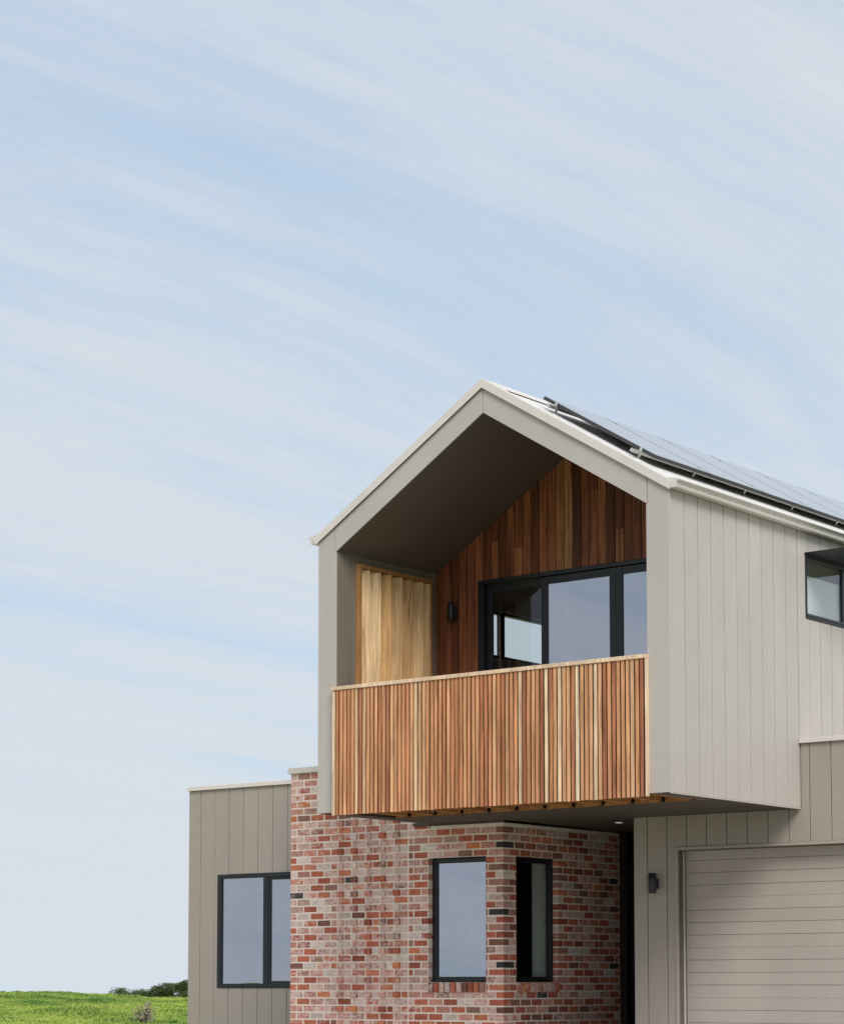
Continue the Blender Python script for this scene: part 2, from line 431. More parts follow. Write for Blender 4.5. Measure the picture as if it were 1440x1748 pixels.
apron = MB().box(-13.5, -3.41, -12.0, 1.99, -0.05, 0.004).build('gravel_forecourt', M['gravel'])  # unseen sheet, added to bounce warm light onto the lower walls
tag(apron, 'pale sandy gravel forecourt in front of the brick wall', 'forecourt', kind='structure')
drv = MB().box(-3.4, 7.5, -14.0, 2.55, -0.05, 0.012).build('driveway', M['concrete'])
tag(drv, 'pale concrete driveway in front of the garage', 'driveway', kind='structure')

# ------------------------------------------------------------------ house
house = tag(empty('house', (0, 0, 0)), 'two storey house with grey cladding, gabled timber balcony, recycled brick wall and garage', 'house')
W = 4.555; HB = 2.9; ZE = 5.923; XR = -W / 2
SL = (7.31 - ZE) / (W / 2); TH = math.atan(SL)
YEND = 9.6; YK = 1.785; YG = 2.608; YB = 2.032; YL = 2.95; XB = -3.508
def zout(x): return 7.31 - SL * abs(x - XR)            # top of the fascia
def zin(x): return 7.035 - (7.035 - 5.80) / 2.013 * abs(x - XR)   # underside line
XIL, XIR = -4.295, -0.262                              # inner faces of the posts

# --- gable surround: four flat panels with open joints
gs = MB()
gs.prism([(-W + .01, HB + .01), (XIL - .01, HB + .01), (XIL - .01, 5.80), (XR, 7.045), (XIR + .01, 5.80), (XIR + .01, HB + .01), (-.01, HB + .01), (-.01, ZE - .02), (XR, 7.29), (-W + .01, ZE - .02)], 'y', 0.012, 0.05)
surround = gs.build('gable_surround', M['back'], house)
g_ = 0.0035
SJ, SJR = -4.318, -0.250
def fpanel(poly):
    return MB().prism(poly, 'y', -0.0, 0.0125).build('panel', M['upper'], surround, bevel=0.0012)
fpanel([(-W, HB), (XIL, HB), (XIL, zin(XIL) - .012), (SJ - g_, zin(XIL) - .002), (SJ - g_, zout(SJ)), (-W, zout(-W))])
fpanel([(XIR, HB), (0, HB), (0, zout(0)), (SJR + g_, zout(SJR)), (SJR + g_, zin(XIR) - .002), (XIR, zin(XIR) - .012)])
fpanel([(SJ + g_, zin(SJ) + .004), (XR - g_, 7.035), (XR - g_, 7.31), (SJ + g_, zout(SJ))])
fpanel([(XR + g_, 7.035), (SJR - g_, zin(SJR) + .004), (SJR - g_, zout(SJR)), (XR + g_, 7.31)])

# --- right side wall with vertical boards
sw = MB()
WY0, WY1, WZ0, WZ1 = 2.775, 4.15, 4.975, 5.68          # side window opening
def wall_x(mb, x0, x1, y0, y1, z0, z1, op=None):
    if not op: return mb.box(x0, x1, y0, y1, z0, z1)
    a, b_, c_, d = op
    mb.box(x0, x1, y0, a, z0, z1); mb.box(x0, x1, b_, y1, z0, z1); mb.box(x0, x1, a, b_, z0, c_); mb.box(x0, x1, a, b_, d, z1)
    return mb
wall_x(sw, -0.14, -0.012, 0.055, YEND, HB, ZE, (WY0, WY1, WZ0, WZ1))
side = sw.build('side_wall', M['back'], house)
cbox('corner_trim', M['upper'], side, -0.012, 0.0015, 0.0130, 0.052, HB, ZE - .002, 0.0015)
edges = [0.055] + [0.036 + 0.2561 * k for k in range(1, 38)] + [YEND]
gp = 0.0062
for a, b_ in zip(edges[:-1], edges[1:]):
    segs = [(HB, ZE - .004)]
    if b_ > WY0 and a < WY1:
        if a >= WY0 - .001 and b_ <= WY1 + .001: segs = [(HB, WZ0 - .002), (WZ1 + .002, ZE - .004)]
        else: segs = None
    if segs:
        for z0, z1 in segs: cbox('board', M['upper'], side, -0.013, 0.0, a + gp, b_ - gp, z0, z1, 0.003)
    else:   # board notched round the window corner
        ya, yb = (a + gp, b_ - gp)
        ins = (WY0, b_ - gp) if a < WY0 else (a + gp, WY1)
        out = (a + gp, WY0 - .002) if a < WY0 else (WY1 + .002, b_ - gp)
        mb = MB()
        if a < WY0: poly = [(ya, HB), (yb, HB), (yb, WZ0 - .002), (WY0 - .002, WZ0 - .002), (WY0 - .002, WZ1 + .002), (yb, WZ1 + .002), (yb, ZE - .004), (ya, ZE - .004)]
        else: poly = [(yb, HB), (ya, HB), (ya, WZ0 - .002), (WY1 + .002, WZ0 - .002), (WY1 + .002, WZ1 + .002), (ya, WZ1 + .002), (ya, ZE - .004), (yb, ZE - .004)]
        mb.prism(poly, 'x', -0.013, 0.0); mb.build('board', M['upper'], side)
cbox('bottom_trim', M['upper'], side, -0.016, 0.004, 0.0, YG - .004, HB - .012, HB - .001, 0.001)

# --- left side wall of the upper box, with the stair window seen through the room
lw_ = wall_x(MB(), -W, -4.40, 0.055, YEND, HB, ZE, (2.90, 4.35, 4.98, 5.56)).build('far_side_wall', M['upper'], house)

# --- balcony lining: left and right inner faces, raking ceiling
SY0, SY1, SZ0, SZ1 = 0.336, 1.673, 3.30, 5.708      # shutter opening
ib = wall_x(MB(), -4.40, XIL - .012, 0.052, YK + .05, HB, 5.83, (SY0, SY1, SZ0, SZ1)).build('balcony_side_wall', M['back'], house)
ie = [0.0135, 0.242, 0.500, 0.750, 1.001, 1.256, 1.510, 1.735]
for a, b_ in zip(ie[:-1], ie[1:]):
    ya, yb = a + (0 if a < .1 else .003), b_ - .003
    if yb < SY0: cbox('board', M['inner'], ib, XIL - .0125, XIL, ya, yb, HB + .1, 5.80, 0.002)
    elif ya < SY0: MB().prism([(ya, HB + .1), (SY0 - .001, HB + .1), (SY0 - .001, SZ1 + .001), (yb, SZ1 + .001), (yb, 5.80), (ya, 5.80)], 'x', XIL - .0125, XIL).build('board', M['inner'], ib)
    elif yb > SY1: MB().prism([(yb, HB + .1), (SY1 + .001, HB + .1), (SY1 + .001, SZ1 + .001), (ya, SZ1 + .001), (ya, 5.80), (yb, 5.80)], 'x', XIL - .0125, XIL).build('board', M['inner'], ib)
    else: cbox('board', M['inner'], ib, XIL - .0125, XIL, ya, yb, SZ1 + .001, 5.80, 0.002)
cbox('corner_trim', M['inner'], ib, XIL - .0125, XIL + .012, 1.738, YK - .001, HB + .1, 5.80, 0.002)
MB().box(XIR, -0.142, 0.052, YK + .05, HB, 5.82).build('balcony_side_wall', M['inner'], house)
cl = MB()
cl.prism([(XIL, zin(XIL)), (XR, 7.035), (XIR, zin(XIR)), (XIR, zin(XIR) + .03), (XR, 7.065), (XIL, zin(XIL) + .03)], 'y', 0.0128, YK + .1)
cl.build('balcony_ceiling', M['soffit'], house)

# --- balcony rear wall: timber boards
DX0, DX1, DZ0, DZ1 = -3.668, -0.55, 3.25, 5.645        # sliding door opening
bw = MB()
bw.prism([(-4.40, HB), (DX0, HB), (DX0, DZ1), (DX1, DZ1), (DX1, HB), (-.14, HB), (-.14, 5.82), (XR, 7.06), (-4.40, 5.82)], 'y', YK + .02, YK + .14)
bwall = bw.build('balcony_rear_wall', M['back'], house)
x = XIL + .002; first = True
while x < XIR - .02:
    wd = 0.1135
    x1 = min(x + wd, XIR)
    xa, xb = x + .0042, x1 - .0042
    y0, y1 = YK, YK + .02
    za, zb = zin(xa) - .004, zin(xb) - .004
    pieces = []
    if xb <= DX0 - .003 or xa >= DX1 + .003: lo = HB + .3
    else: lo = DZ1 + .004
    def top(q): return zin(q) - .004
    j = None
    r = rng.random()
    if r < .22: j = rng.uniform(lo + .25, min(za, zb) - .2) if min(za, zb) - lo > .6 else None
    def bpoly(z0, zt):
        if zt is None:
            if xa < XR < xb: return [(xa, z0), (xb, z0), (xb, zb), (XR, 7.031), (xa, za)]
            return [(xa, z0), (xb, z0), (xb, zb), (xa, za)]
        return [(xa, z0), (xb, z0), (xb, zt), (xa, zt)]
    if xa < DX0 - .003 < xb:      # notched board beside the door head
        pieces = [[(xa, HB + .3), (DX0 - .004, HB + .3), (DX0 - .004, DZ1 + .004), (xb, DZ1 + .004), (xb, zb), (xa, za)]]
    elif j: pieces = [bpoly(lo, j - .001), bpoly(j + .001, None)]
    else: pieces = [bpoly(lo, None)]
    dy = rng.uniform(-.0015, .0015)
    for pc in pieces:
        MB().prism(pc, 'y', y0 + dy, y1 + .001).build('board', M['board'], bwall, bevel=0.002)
    x = x1

# --- sliding door
door = empty('sliding_door', (0, 0, 0), house)
fy0, fy1 = YK - .02, YK + .10
def frame_bars(name, parent, bars, mat=M['black'], bev=.003):
    mb = MB()
    for q in bars: mb.box(*q)
    return mb.build(name, mat, parent, bevel=bev)
cbox('head_frame', M['black'], door, DX0, DX1, fy0, fy1, DZ1 - .045, DZ1, .003)
cbox('jamb', M['black'], door, DX0, DX0 + .075, fy0 + .002, fy1, DZ0, DZ1 - .046, .003)
cbox('jamb', M['black'], door, DX1 - .075, DX1, fy0 + .002, fy1, DZ0, DZ1 - .046, .003)
def sash(xa, xb, y, w, ztop, mat):
    e_ = 0.035
    frame_bars('stile', door, [(xa, xa + w[0], y, y + e_, DZ0, ztop)], bev=.002)
    frame_bars('stile', door, [(xb - w[1], xb, y, y + e_, DZ0, ztop)], bev=.002)
    frame_bars('rail', door, [(xa + w[0] + .0005, xb - w[1] - .0005, y + .002, y + e_ - .002, ztop - .085, ztop - .001)], bev=.002)
    frame_bars('rail', door, [(xa + w[0] + .0005, xb - w[1] - .0005, y + .002, y + e_ - .002, DZ0, DZ0 + .12)], bev=.002)
    MB().box(xa + w[0] - .005, xb - w[1] + .005, y + .014, y + .02, DZ0 + .1, ztop - .07).build('pane', mat, door)
sash(DX0 + .077, -2.725, YK + .055, (.075, .075), DZ1 - .05, M['clear'])
sash(-2.80, -1.80, YK + .012, (.085, .085), DZ1 - .05, M['glass'])
sash(-1.798, -0.63, YK + .010, (.085, .085), DZ1 - .05, M['glass'])

# --- upper room
room = empty('upper_room', (0, 0, 0), house)
MB().box(-4.395, -.145, YK + .15, YEND - .02, HB + .25, HB + .30).build('floor', M['joist'], room)
MB().box(-4.395, -.145, 6.2, 6.3, HB + .30, 5.82).build('partition', M['plaster'], room)
rc = MB(); rc.prism([(-4.395, 5.84), (-.145, 5.84), (XR, 7.06)], 'y', 6.25, 6.3); rc.build('gable_lining', M['plaster'], room)
rc = MB(); rc.prism([(-4.395, 5.80), (XR, 7.05), (-.145, 5.80), (-.145, 5.83), (XR, 7.08), (-4.395, 5.83)], 'y', YK + .15, YEND); rc.build('ceiling', M['plaster'], room)
MB().box(-.143, -.1415, YK + .15, WY0, HB + .3, 5.80).build('wall_lining', M['plaster'], room)
MB().box(-2.86, -2.74, 2.35, 2.47, HB + .30, 5.35).build('door_post', M['plaster'], room)
# left wall window, seen through the door
swn = empty('window', (0, 0, 0), house)
X0 = -4.52
frame_bars('frame', swn, [(X0, X0 + .08, 2.90, 2.95, 4.98, 5.56), (X0, X0 + .08, 4.30, 4.35, 4.98, 5.56), (X0, X0 + .08, 2.9505, 4.2995, 4.98, 5.02), (X0, X0 + .08, 2.9505, 4.2995, 5.53, 5.56)])
frame_bars('mullion', swn, [(X0 + .01, X0 + .07, 3.285, 3.375, 5.0205, 5.5295)])
MB().box(X0 + .035, X0 + .041, 2.94, 4.31, 5.0, 5.55).build('pane', M['clear'], swn)

# --- right side window with hood
hw = empty('window', (0, 0, 0), house)
frame_bars('frame', hw, [(-.06, .012, WY0, WY0 + .03, WZ0, WZ1), (-.06, .012, WY1 - .03, WY1, WZ0, WZ1), (-.06, .012, WY0 + .0305, WY1 - .0305, WZ0, WZ0 + .03), (-.06, .012, WY0 + .0305, WY1 - .0305, WZ1 - .05, WZ1)])
frame_bars('sash', hw, [(-.055, -.02, 3.67, 3.75, WZ0 + .031, WZ1 - .051)])
MB().box(-.042, -.036, WY0 + .02, WY1 - .02, WZ0 + .02, WZ1 - .03).build('pane', M['clear'], hw)
MB().box(-.075, -.070, WY0 + .032, WY1 - .032, WZ0 + .032, 5.47).build('blind', M['whiteblind'], hw)  # white sheet added behind the pane to paint its bright reflection
MB().box(-.14, -.12, WY0, WY1, 5.475, WZ1).build('pelmet', M['inner'], hw)  # dull strip painting the reflection of the hood's underside
MB().box(-.001, .62, WY0 - .012, WY1 + .012, WZ1 + .001, WZ1 + .012).build('hood', M['black'], hw)
MB().box(-.03, .02, WY0 + .01, WY1 - .01, WZ0 + .0305, WZ0 + .052).build('sill', M['panelframe'], hw)

# --- timber shutter on the balcony's left wall
sh = empty('shutter', (0, 0, 0), house)
cbox('stile', M['louvreframe'], sh, XIL - .095, XIL + .05, SY0 + .001, SY0 + .05, SZ0, SZ1 - .0455, .003)
cbox('stile', M['louvreframe'], sh, XIL - .095, XIL + .05, SY1 - .042, SY1 - .001, SZ0, SZ1 - .0455, .003)
cbox('rail', M['louvreframe'], sh, XIL - .095, XIL + .052, SY0 + .001, SY1 - .001, SZ1 - .045, SZ1 - .001, .003)
MB().box(XIL - .1035, XIL - .0955, SY0 + .002, SY1 - .002, SZ0, SZ1 - .002).build('backing', M['blackmatt'], sh)
ly = [0.395, 0.531, 0.728, 0.920, 1.116, 1.310, 1.507, 1.634]
for a, b_ in zip(ly[:-1], ly[1:]):
    # each blade leans: near edge deep in the opening, far edge flush with the frame
    a2 = a + .004
    lean = .118 * min(1, (b_ - a) / .19)
    x1a = XIL + .046; x0a = x1a - lean
    mb = MB(); mb.prism([(x0a - .016, a2 + .004), (x0a, a2 - .006), (x1a, b_ - .006), (x1a - .016, b_ + .004)], 'z', SZ0, SZ1 - .049)
    mb.build('louvre', M['louvre'], sh, bevel=.002)

# --- balustrade
bal = MB().box(-4.296, -.2515, -.012, -.0015, 2.872, 4.235).build('balustrade', M['blackmatt'], house)  # black sheet behind the slats paints the shade in their gaps
for bz in (2.95, 3.55, 4.15): cbox('batten', M['blackmatt'], bal, -4.29, -.258, -.0398, -.0122, bz, bz + .05, .001)
cbox('end_board', M['rail'], bal, -.2575, -.2465, -.062, -.0015, 2.866, 4.235, .002)
cbox('top_rail', M['rail'], bal, -4.300, -.246, -.078, .05, 4.236, 4.277, .003)
npc = 74; x0 = -4.297; pitch = (4.297 - 0.2585) / npc
for k in range(npc):
    xa = x0 + k * pitch; dz = rng.uniform(-.003, .003)
    if k == 0:
        slat_me = MB().prism([(.0015, -.066), (.0385, -.066), (.040, -.0645), (.040, -.061), (.026, -.040), (.014, -.040), (0, -.061), (0, -.0645)], 'z', 0, 1.37).mesh('slat', M['slat'])  # tapered towards the back so the gaps look deeply shaded
    link('slat', slat_me, bal, loc=(xa + rng.uniform(-.0012, .0012), rng.uniform(-.0015, .0015), 2.864 + dz))

# --- balcony floor, joists and the soffit under the upper box
fl = MB().box(-4.28, -.27, .055, YK - .002, 3.20, 3.235).build('balcony_floor', M['joist'], house)
for k in range(11):
    jx = -4.12 + k * .372
    jo = cbox('joist', M['joist'], fl, jx, jx + .045, .056, 1.03, 2.906, 3.10, .003)
    cbox('joist_hanger', M['blackmatt'], fl, jx - .012, jx + .057, .99, 1.0295, 2.903, 3.02, .001)
for k in range(7):
    cbox('deck_board', M['joist'], fl, -4.28, -.27, .06 + k * .138, .06 + k * .138 + .133, 3.101, 3.13, .003)
cbox('rim_beam', M['joist'], fl, -4.28, -.15, 1.0305, 1.044, 2.901, 3.19, .002)
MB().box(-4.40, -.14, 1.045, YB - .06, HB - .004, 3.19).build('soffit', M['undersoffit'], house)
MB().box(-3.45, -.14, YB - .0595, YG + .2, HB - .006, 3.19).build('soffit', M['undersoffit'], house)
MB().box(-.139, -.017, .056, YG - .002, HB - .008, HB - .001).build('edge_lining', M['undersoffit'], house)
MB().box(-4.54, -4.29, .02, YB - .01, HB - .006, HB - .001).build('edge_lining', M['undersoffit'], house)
MB().box(-4.28, -.27, .03, .054, 2.92, 3.199).build('edge_beam', M['joist'], house)

# --- roof
roof = empty('roof', (0, 0, 0), house)
ZR = 7.385
def slope_pt(s_, y, off, sgn=1):
    return (XR + sgn * (s_ * math.cos(TH) + off * math.sin(TH)), y, ZR - s_ * math.sin(TH) + off * math.cos(TH))
LS = (W / 2 + .055) / math.cos(TH)
for sgn in (1, -1):
    ys = np.arange(0.02, YEND, 0.0127)
    mb = MB(); vs_ = []; fs = []
    for i, y in enumerate(ys):
        o_ = .008 * math.sin(2 * math.pi * y / .0762)
        vs_ += [slope_pt(.0, y, o_ - .012, sgn), slope_pt(LS, y, o_ - .012, sgn)]
        if i: fs.append((2 * i - 2, 2 * i - 1, 2 * i + 1, 2 * i))
    mb.add(vs_, fs); mb.build('roof_sheet', M['roof'], roof, smooth=True)
    # barge capping: top flange, upstand and front face
    mb = MB()
    a0, a1 = 0.0, LS + .01
    prof = [(-.028, -.072), (-.028, .010), (.125, .010), (.125, .004), (-.0225, .004), (-.0225, -.072)]
    vs_ = [slope_pt(a0 - (.0 if o_ > 0 else o_ * SL * 0), y, o_, sgn) for y, o_ in prof] + [slope_pt(a1, y, o_, sgn) for y, o_ in prof]
    # mitre at the ridge
    for i, (y, o_) in enumerate(prof):
        vs_[i] = (XR, y, ZR + o_ / math.cos(TH))
    n = len(prof)
    fs = [tuple(range(n)), tuple(range(n, 2 * n))] + [(i, (i + 1) % n, n + (i + 1) % n, n + i) for i in range(n)]
    barge = mb.add(vs_, fs).build('barge_cap', M['cap'], roof)
    mb = MB()
    for k in range(9):
        p = Vector(slope_pt(.2 + k * .29, .075, .010, sgn)); nn = Vector((sgn * math.sin(TH), 0, math.cos(TH)))
        mb.tube(p - nn * .002, p + nn * .007, .006, .005, 6)
    tag(mb.build('screw', M['alu'], roof), kind='stuff')
mb = MB()
mb.prism([(XR - .16, ZR - .16 * SL + .012), (XR, ZR + .018), (XR + .16, ZR - .16 * SL + .012), (XR + .16, ZR - .16 * SL + .006), (XR, ZR + .012), (XR - .16, ZR - .16 * SL + .006)], 'y', .128, YEND)
mb.build('ridge_cap', M['cap'], roof)
MB().prism([(-W + .02, ZE - .01), (XR, 7.30), (-.02, ZE - .01), (-.02, ZE + .03), (XR, 7.335), (-W + .02, ZE + .03)], 'y', .055, YEND).build('roof_lining', M['soffit'], roof)
for sgn in (1, -1):
    bx_ = 0.0 if sgn > 0 else -W
    prof = [(.003, .0), (.088, -.006), (.094, -.003), (.100, .012), (.101, .030), (.107, .048), (.122, .060), (.134, .062), (.137, .069), (.132, .075), (.120, .073), (.112, .068), (.104, .062), (.096, .050), (.092, .010), (.006, .008), (.006, .055), (.003, .055)]
    pf = [(bx_ + sgn * a, ZE - .005 + b_) for a, b_ in prof]
    gt = MB().prism(pf, 'y', -.018, YEND).build('gutter', M['cap'], house)
    cap = [(bx_ + sgn * a, ZE - .005 + b_) for a, b_ in prof[:10] + [(.09, .085), (.003, .10)]]
    MB().prism(cap, 'y', -.022, -.0185).build('end_cap', M['cap'], gt)
    if sgn > 0:
        mb = MB()
        for k in range(70):
            y = .08 + k * .13
            mb.box(.1012, .1030, y, y + .05, ZE + .028, ZE + .032)
        o = mb.build('overflow_slot', M['back'], gt); tag(o, kind='stuff')

# --- brick wing
brick_wall = None
ZTOP, ROW = 2.836, .086
mw = MB()
FO = (-4.592, -3.757, 1.050, 2.492)      # front opening
SO = (2.287, 3.127, 1.050, 2.492)        # side opening
rc_ = .0030
def slab_front(mb, y0, y1, x0, x1, z0, z1, op):
    a, b_, c_, d = op
    mb.box(x0, a - rc_, y0, y1, z0, z1); mb.box(b_ + rc_, x1, y0, y1, z0, z1); mb.box(a - rc_, b_ + rc_, y0, y1, z0, c_ - rc_); mb.box(a - rc_, b_ + rc_, y0, y1, d + rc_, z1)
slab_front(mw, YB + rc_, YB + .11, -6.744 + rc_, XB - rc_, 0, 2.872, FO)
mw.box(-6.744 + rc_, -W - .002, YB + rc_, YB + .25, 2.8725, 3.606)
wall_x(mw, XB - .11, XB - rc_, YB + .1102, 4.45, 0, 2.872, (SO[0] - rc_, SO[1] + rc_, SO[2] - rc_, SO[3] + rc_))
mw.box(-6.744 + rc_, -6.63, YB + .1102, YL + 1.5, 0, 2.872)
brick_wall = mw.build('brick_wall', M['mortar'], house)

PAL = [((.53, .165, .105), 26), ((.60, .225, .135), 14), ((.40, .125, .085), 13), ((.57, .29, .23), 22), ((.64, .43, .37), 12), ((.71, .62, .56), 6), ((.07, .068, .066), 2), ((.36, .20, .15), 5), ((.62, .23, .11), 4), ((.27, .13, .10), 5)]
pool = [c_ for c_, n in PAL for _ in range(n)]
bricks = []      # (verts, faces, colour, area, centre)
camdir = Vector((-math.sin(R(38.12)), math.cos(R(38.12)), 0))
def brick(x0, x1, y0, y1, z0, z1, washbias=0.0, face='f', ch=.0035):
    V, F = cbox_mesh(x0, x1, y0, y1, z0, z1, ch, .0009, rng)
    c_ = list(rng.choice(pool)); k = rng.uniform(.82, 1.18)
    c_ = [min(.85, q * k * rng.uniform(.985, 1.015)) for q in c_]
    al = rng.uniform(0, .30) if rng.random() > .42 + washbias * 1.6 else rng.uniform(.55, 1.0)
    if max(c_) < .1: al *= .6
    cen = Vector(((x0 + x1) / 2, (y0 + y1) / 2, (z0 + z1) / 2)); d = (cen - CAM).length
    area = ((x1 - x0) * .77 if face == 'f' else (y1 - y0) * .62) * (z1 - z0) / d / d
    if z1 < .56: area = 0
    bricks.append((V, F, (*c_, al), area, cen))
def split(a, b_, cuts):
    """intervals of [a,b_] outside the cut interval"""
    c0, c1 = cuts
    out = []
    if b_ <= c0 or a >= c1: return [(a, b_)]
    if a < c0: out.append((a, c0))
    if b_ > c1: out.append((c1, b_))
    return out
J = .0086
DEP = .075
def lay_front(x0, x1, k, proud=0.0, corner=False, bias=0.0):
    zt = ZTOP - k * ROW; zb = zt - ROW
    ops = [(x0, x1)]
    mid = (zt + zb) / 2
    if FO[2] - .10 < mid < FO[3]:
        if mid > FO[2]: ops = split(x0, x1, FO[:2])
        elif mid > FO[2] - .10: ops = split(x0, x1, (FO[0], FO[1]))
    if mid > 2.872:
        ops = [(a, min(b_, -W - .004)) for a, b_ in ops if a < -W - .03]
    for a, b_ in ops:
        if b_ - a < .03: continue
        dep = DEP
        at_open = (abs(b_ - FO[0]) < .002 or abs(a - FO[1]) < .002)
        if corner and abs(b_ - XB) < .002 or at_open or abs(a + 6.744) < .002: dep = .108
        e0 = 0 if abs(a + 6.744) < .002 or abs(a - FO[1]) < .002 else J
        e1 = 0 if abs(b_ - XB) < .002 or abs(b_ - FO[0]) < .002 else J
        jy = rng.uniform(-.0014, .0014)
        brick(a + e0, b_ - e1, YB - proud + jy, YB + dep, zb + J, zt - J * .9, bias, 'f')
MOD = .218
for k in range(-9, 33):
    if k % 2 == 0:
        # header course
        xs = [-5.985]; a = -5.985
        nxt = a - MOD / 2
        while nxt > -6.744 + .05: xs.append(nxt); nxt -= MOD
        xs.append(-6.744)
        for b_, a in zip(xs[:-1], xs[1:]): lay_front(a, b_, k, bias=.15)
        for i in range(5):
            lay_front(-5.985 + i * MOD, -5.985 + i * MOD + MOD / 2, k, proud=.036, bias=.14)
            lay_front(-5.985 + i * MOD + MOD / 2, -5.985 + (i + 1) * MOD, k, bias=.16)
        b_ = XB - .108; xs = [b_]
        while b_ - MOD > -4.895 + .04: b_ -= MOD; xs.append(b_)
        xs.append(-4.895)
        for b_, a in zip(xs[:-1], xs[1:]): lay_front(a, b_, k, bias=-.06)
    else:
        a = -5.985; xs = [a]
        while a - MOD > -6.744 + .05: a -= MOD; xs.append(a)
        xs.append(-6.744)
        for b_, a in zip(xs[:-1], xs[1:]): lay_front(a, b_, k, bias=.15)
        for i in range(5): lay_front(-5.985 + i * MOD, -5.985 + (i + 1) * MOD, k, bias=.08)
        b_ = XB; xs = [b_]
        while b_ - MOD > -4.895 + .04: b_ -= MOD; xs.append(b_)
        xs.append(-4.895)
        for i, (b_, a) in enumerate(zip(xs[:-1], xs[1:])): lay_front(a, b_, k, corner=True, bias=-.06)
    # side face
    if k < 0: continue
    zt = ZTOP - k * ROW; zb = zt - ROW; mid = (zt + zb) / 2
    y = YB if k % 2 == 0 else YB + .108
    while y < 4.45 - .02:
        y1 = min(y + MOD, 4.45)
        ops = [(y, y1)]
        if FO[2] - .10 < mid < FO[3]: ops = split(y, y1, SO[:2])
        for a, b_ in ops:
            if b_ - a < .03: continue
            dep = .108 if (abs(a - YB) < .002 or abs(b_ - SO[0]) < .002 or abs(a - SO[1]) < .002) else DEP
            e0 = 0 if abs(a - YB) < .002 or abs(a - SO[1]) < .002 else J
            e1 = 0 if abs(b_ - SO[0]) < .002 else J
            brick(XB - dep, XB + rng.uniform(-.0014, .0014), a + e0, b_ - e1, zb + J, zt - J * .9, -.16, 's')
        y = y1
# top course under the box trim and sills
n = 10; wv_ = (FO[1] - FO[0] - .004) / n
for i in range(n):
    a = FO[0] + i * wv_
    brick(a + J, a + wv_ - J, YB - .026 + rng.uniform(-.003, .003), YB + .10, FO[2] - .118, FO[2] - .006 + rng.uniform(-.003, .003), .12, 'f')
n = 10; wv_ = (SO[1] - SO[0] - .004) / n
for i in range(n):
    a = SO[0] + i * wv_
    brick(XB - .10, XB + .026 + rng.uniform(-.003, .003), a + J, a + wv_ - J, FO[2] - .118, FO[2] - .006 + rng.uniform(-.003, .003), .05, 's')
bricks.sort(key=lambda q: -q[3])
def brick_mesh(lst, origin):
    mb = MB(); cols = []
    for V, F, c_, ar, cen in lst:
        mb.add([tuple(Vector(p) - origin) for p in V], F); cols += [c_] * len(V)
    me = mb.mesh('brick', M['brick'])
    ca = me.color_attributes.new('bcol', 'FLOAT_COLOR', 'POINT')
    ca.data.foreach_set('color', np.array(cols, dtype=np.float32).ravel())
    return me
for b_ in bricks[:300]:
    link('brick', brick_mesh([b_], b_[4]), brick_wall, loc=tuple(b_[4]))
tag(link('brick_remainder', brick_mesh(bricks[300:], Vector((0, 0, 0))), brick_wall), kind='stuff')
# parapet cap, trim over the brick, lintels
cbox('parapet_cap', M['cap'], house, -6.775, -W - .003, YB - .03, YB + .30, 3.612, 3.684, .003)
cbox('trim', M['undersoffit'], house, -4.80, XB + .035, YB - .035, YB - .001, 2.876, 2.915, .002)  # takes the darkened lining colour to carry the overhang's shade
MB().box(FO[0] - .06, FO[1], YB + .004, YB + .10, FO[3] + .001, FO[3] + .0045).build('lintel', M['black'], house)
MB().box(XB - .10, XB - .004, SO[0], SO[1] + .06, SO[3] + .001, SO[3] + .0045).build('lintel', M['black'], house)

# --- brick wing windows
bw1 = empty('window', (0, 0, 0), house)
y0 = YB + .075
a, b_, c_, d = FO[0] + .001, FO[1] - .001, FO[2] + .006, FO[3] - .001
frame_bars('frame', bw1, [(a, a + .055, y0, y0 + .06, c_, d), (b_ - .055, b_, y0, y0 + .06, c_, d), (a + .0555, b_ - .0555, y0, y0 + .06, c_, c_ + .055), (a + .0555, b_ - .0555, y0, y0 + .06, d - .055, d)])
MB().box(a + .045, b_ - .045, y0 + .03, y0 + .036, c_ + .045, d - .045).build('pane', M['glass'], bw1)
cbox('sill', M['black'], bw1, a, b_, y0 - .02, y0 - .001, c_ - .002, c_ + .02, .002)
MB().box(-4.30, -4.285, YB + .38, YB + .395, .9, 2.32).build('blind_edge', M['blind'], bw1)
MB().box(-4.262, -4.254, YB + .38, YB + .395, .9, 2.32).build('blind_edge', M['blind'], bw1)
bw2 = empty('window', (0, 0, 0), house)
x1 = XB - .075
a, b_ = SO[0] + .001, SO[1] - .001
frame_bars('frame', bw2, [(x1 - .06, x1, a, a + .055, c_, d), (x1 - .06, x1, b_ - .055, b_, c_, d), (x1 - .06, x1, a + .0555, b_ - .0555, c_, c_ + .055), (x1 - .06, x1, a + .0555, b_ - .0555, d - .055, d)])
MB().box(x1 - .036, x1 - .03, a + .045, b_ - .045, c_ + .045, d - .045).build('pane', M['clear'], bw2)
mb = MB()
for i in range(22):
    z = 1.08 + i * .062
    mb.box(x1 - .16, x1 - .10, b_ - .20, b_ + .05, z, z + .0612)
mb.build('blind', M['blind'], bw2)
# dark rooms behind the ground floor windows
def room_box(x0, x1, y0, y1, z0, z1, name='room_lining'):
    mb = MB()
    mb.box(x0, x1, y1 - .02, y1, z0, z1); mb.box(x0, x1, y0, y1 - .0205, z0, z0 + .02); mb.box(x0, x1, y0, y1 - .0205, z1 - .02, z1)
    mb.box(x0, x0 + .02, y0, y1 - .0205, z0 + .0205, z1 - .0205)
    mb.build(name, M['darkroom'], house)
room_box(-6.62, XB - .112, YB + .112, 6.0, .01, 2.865)

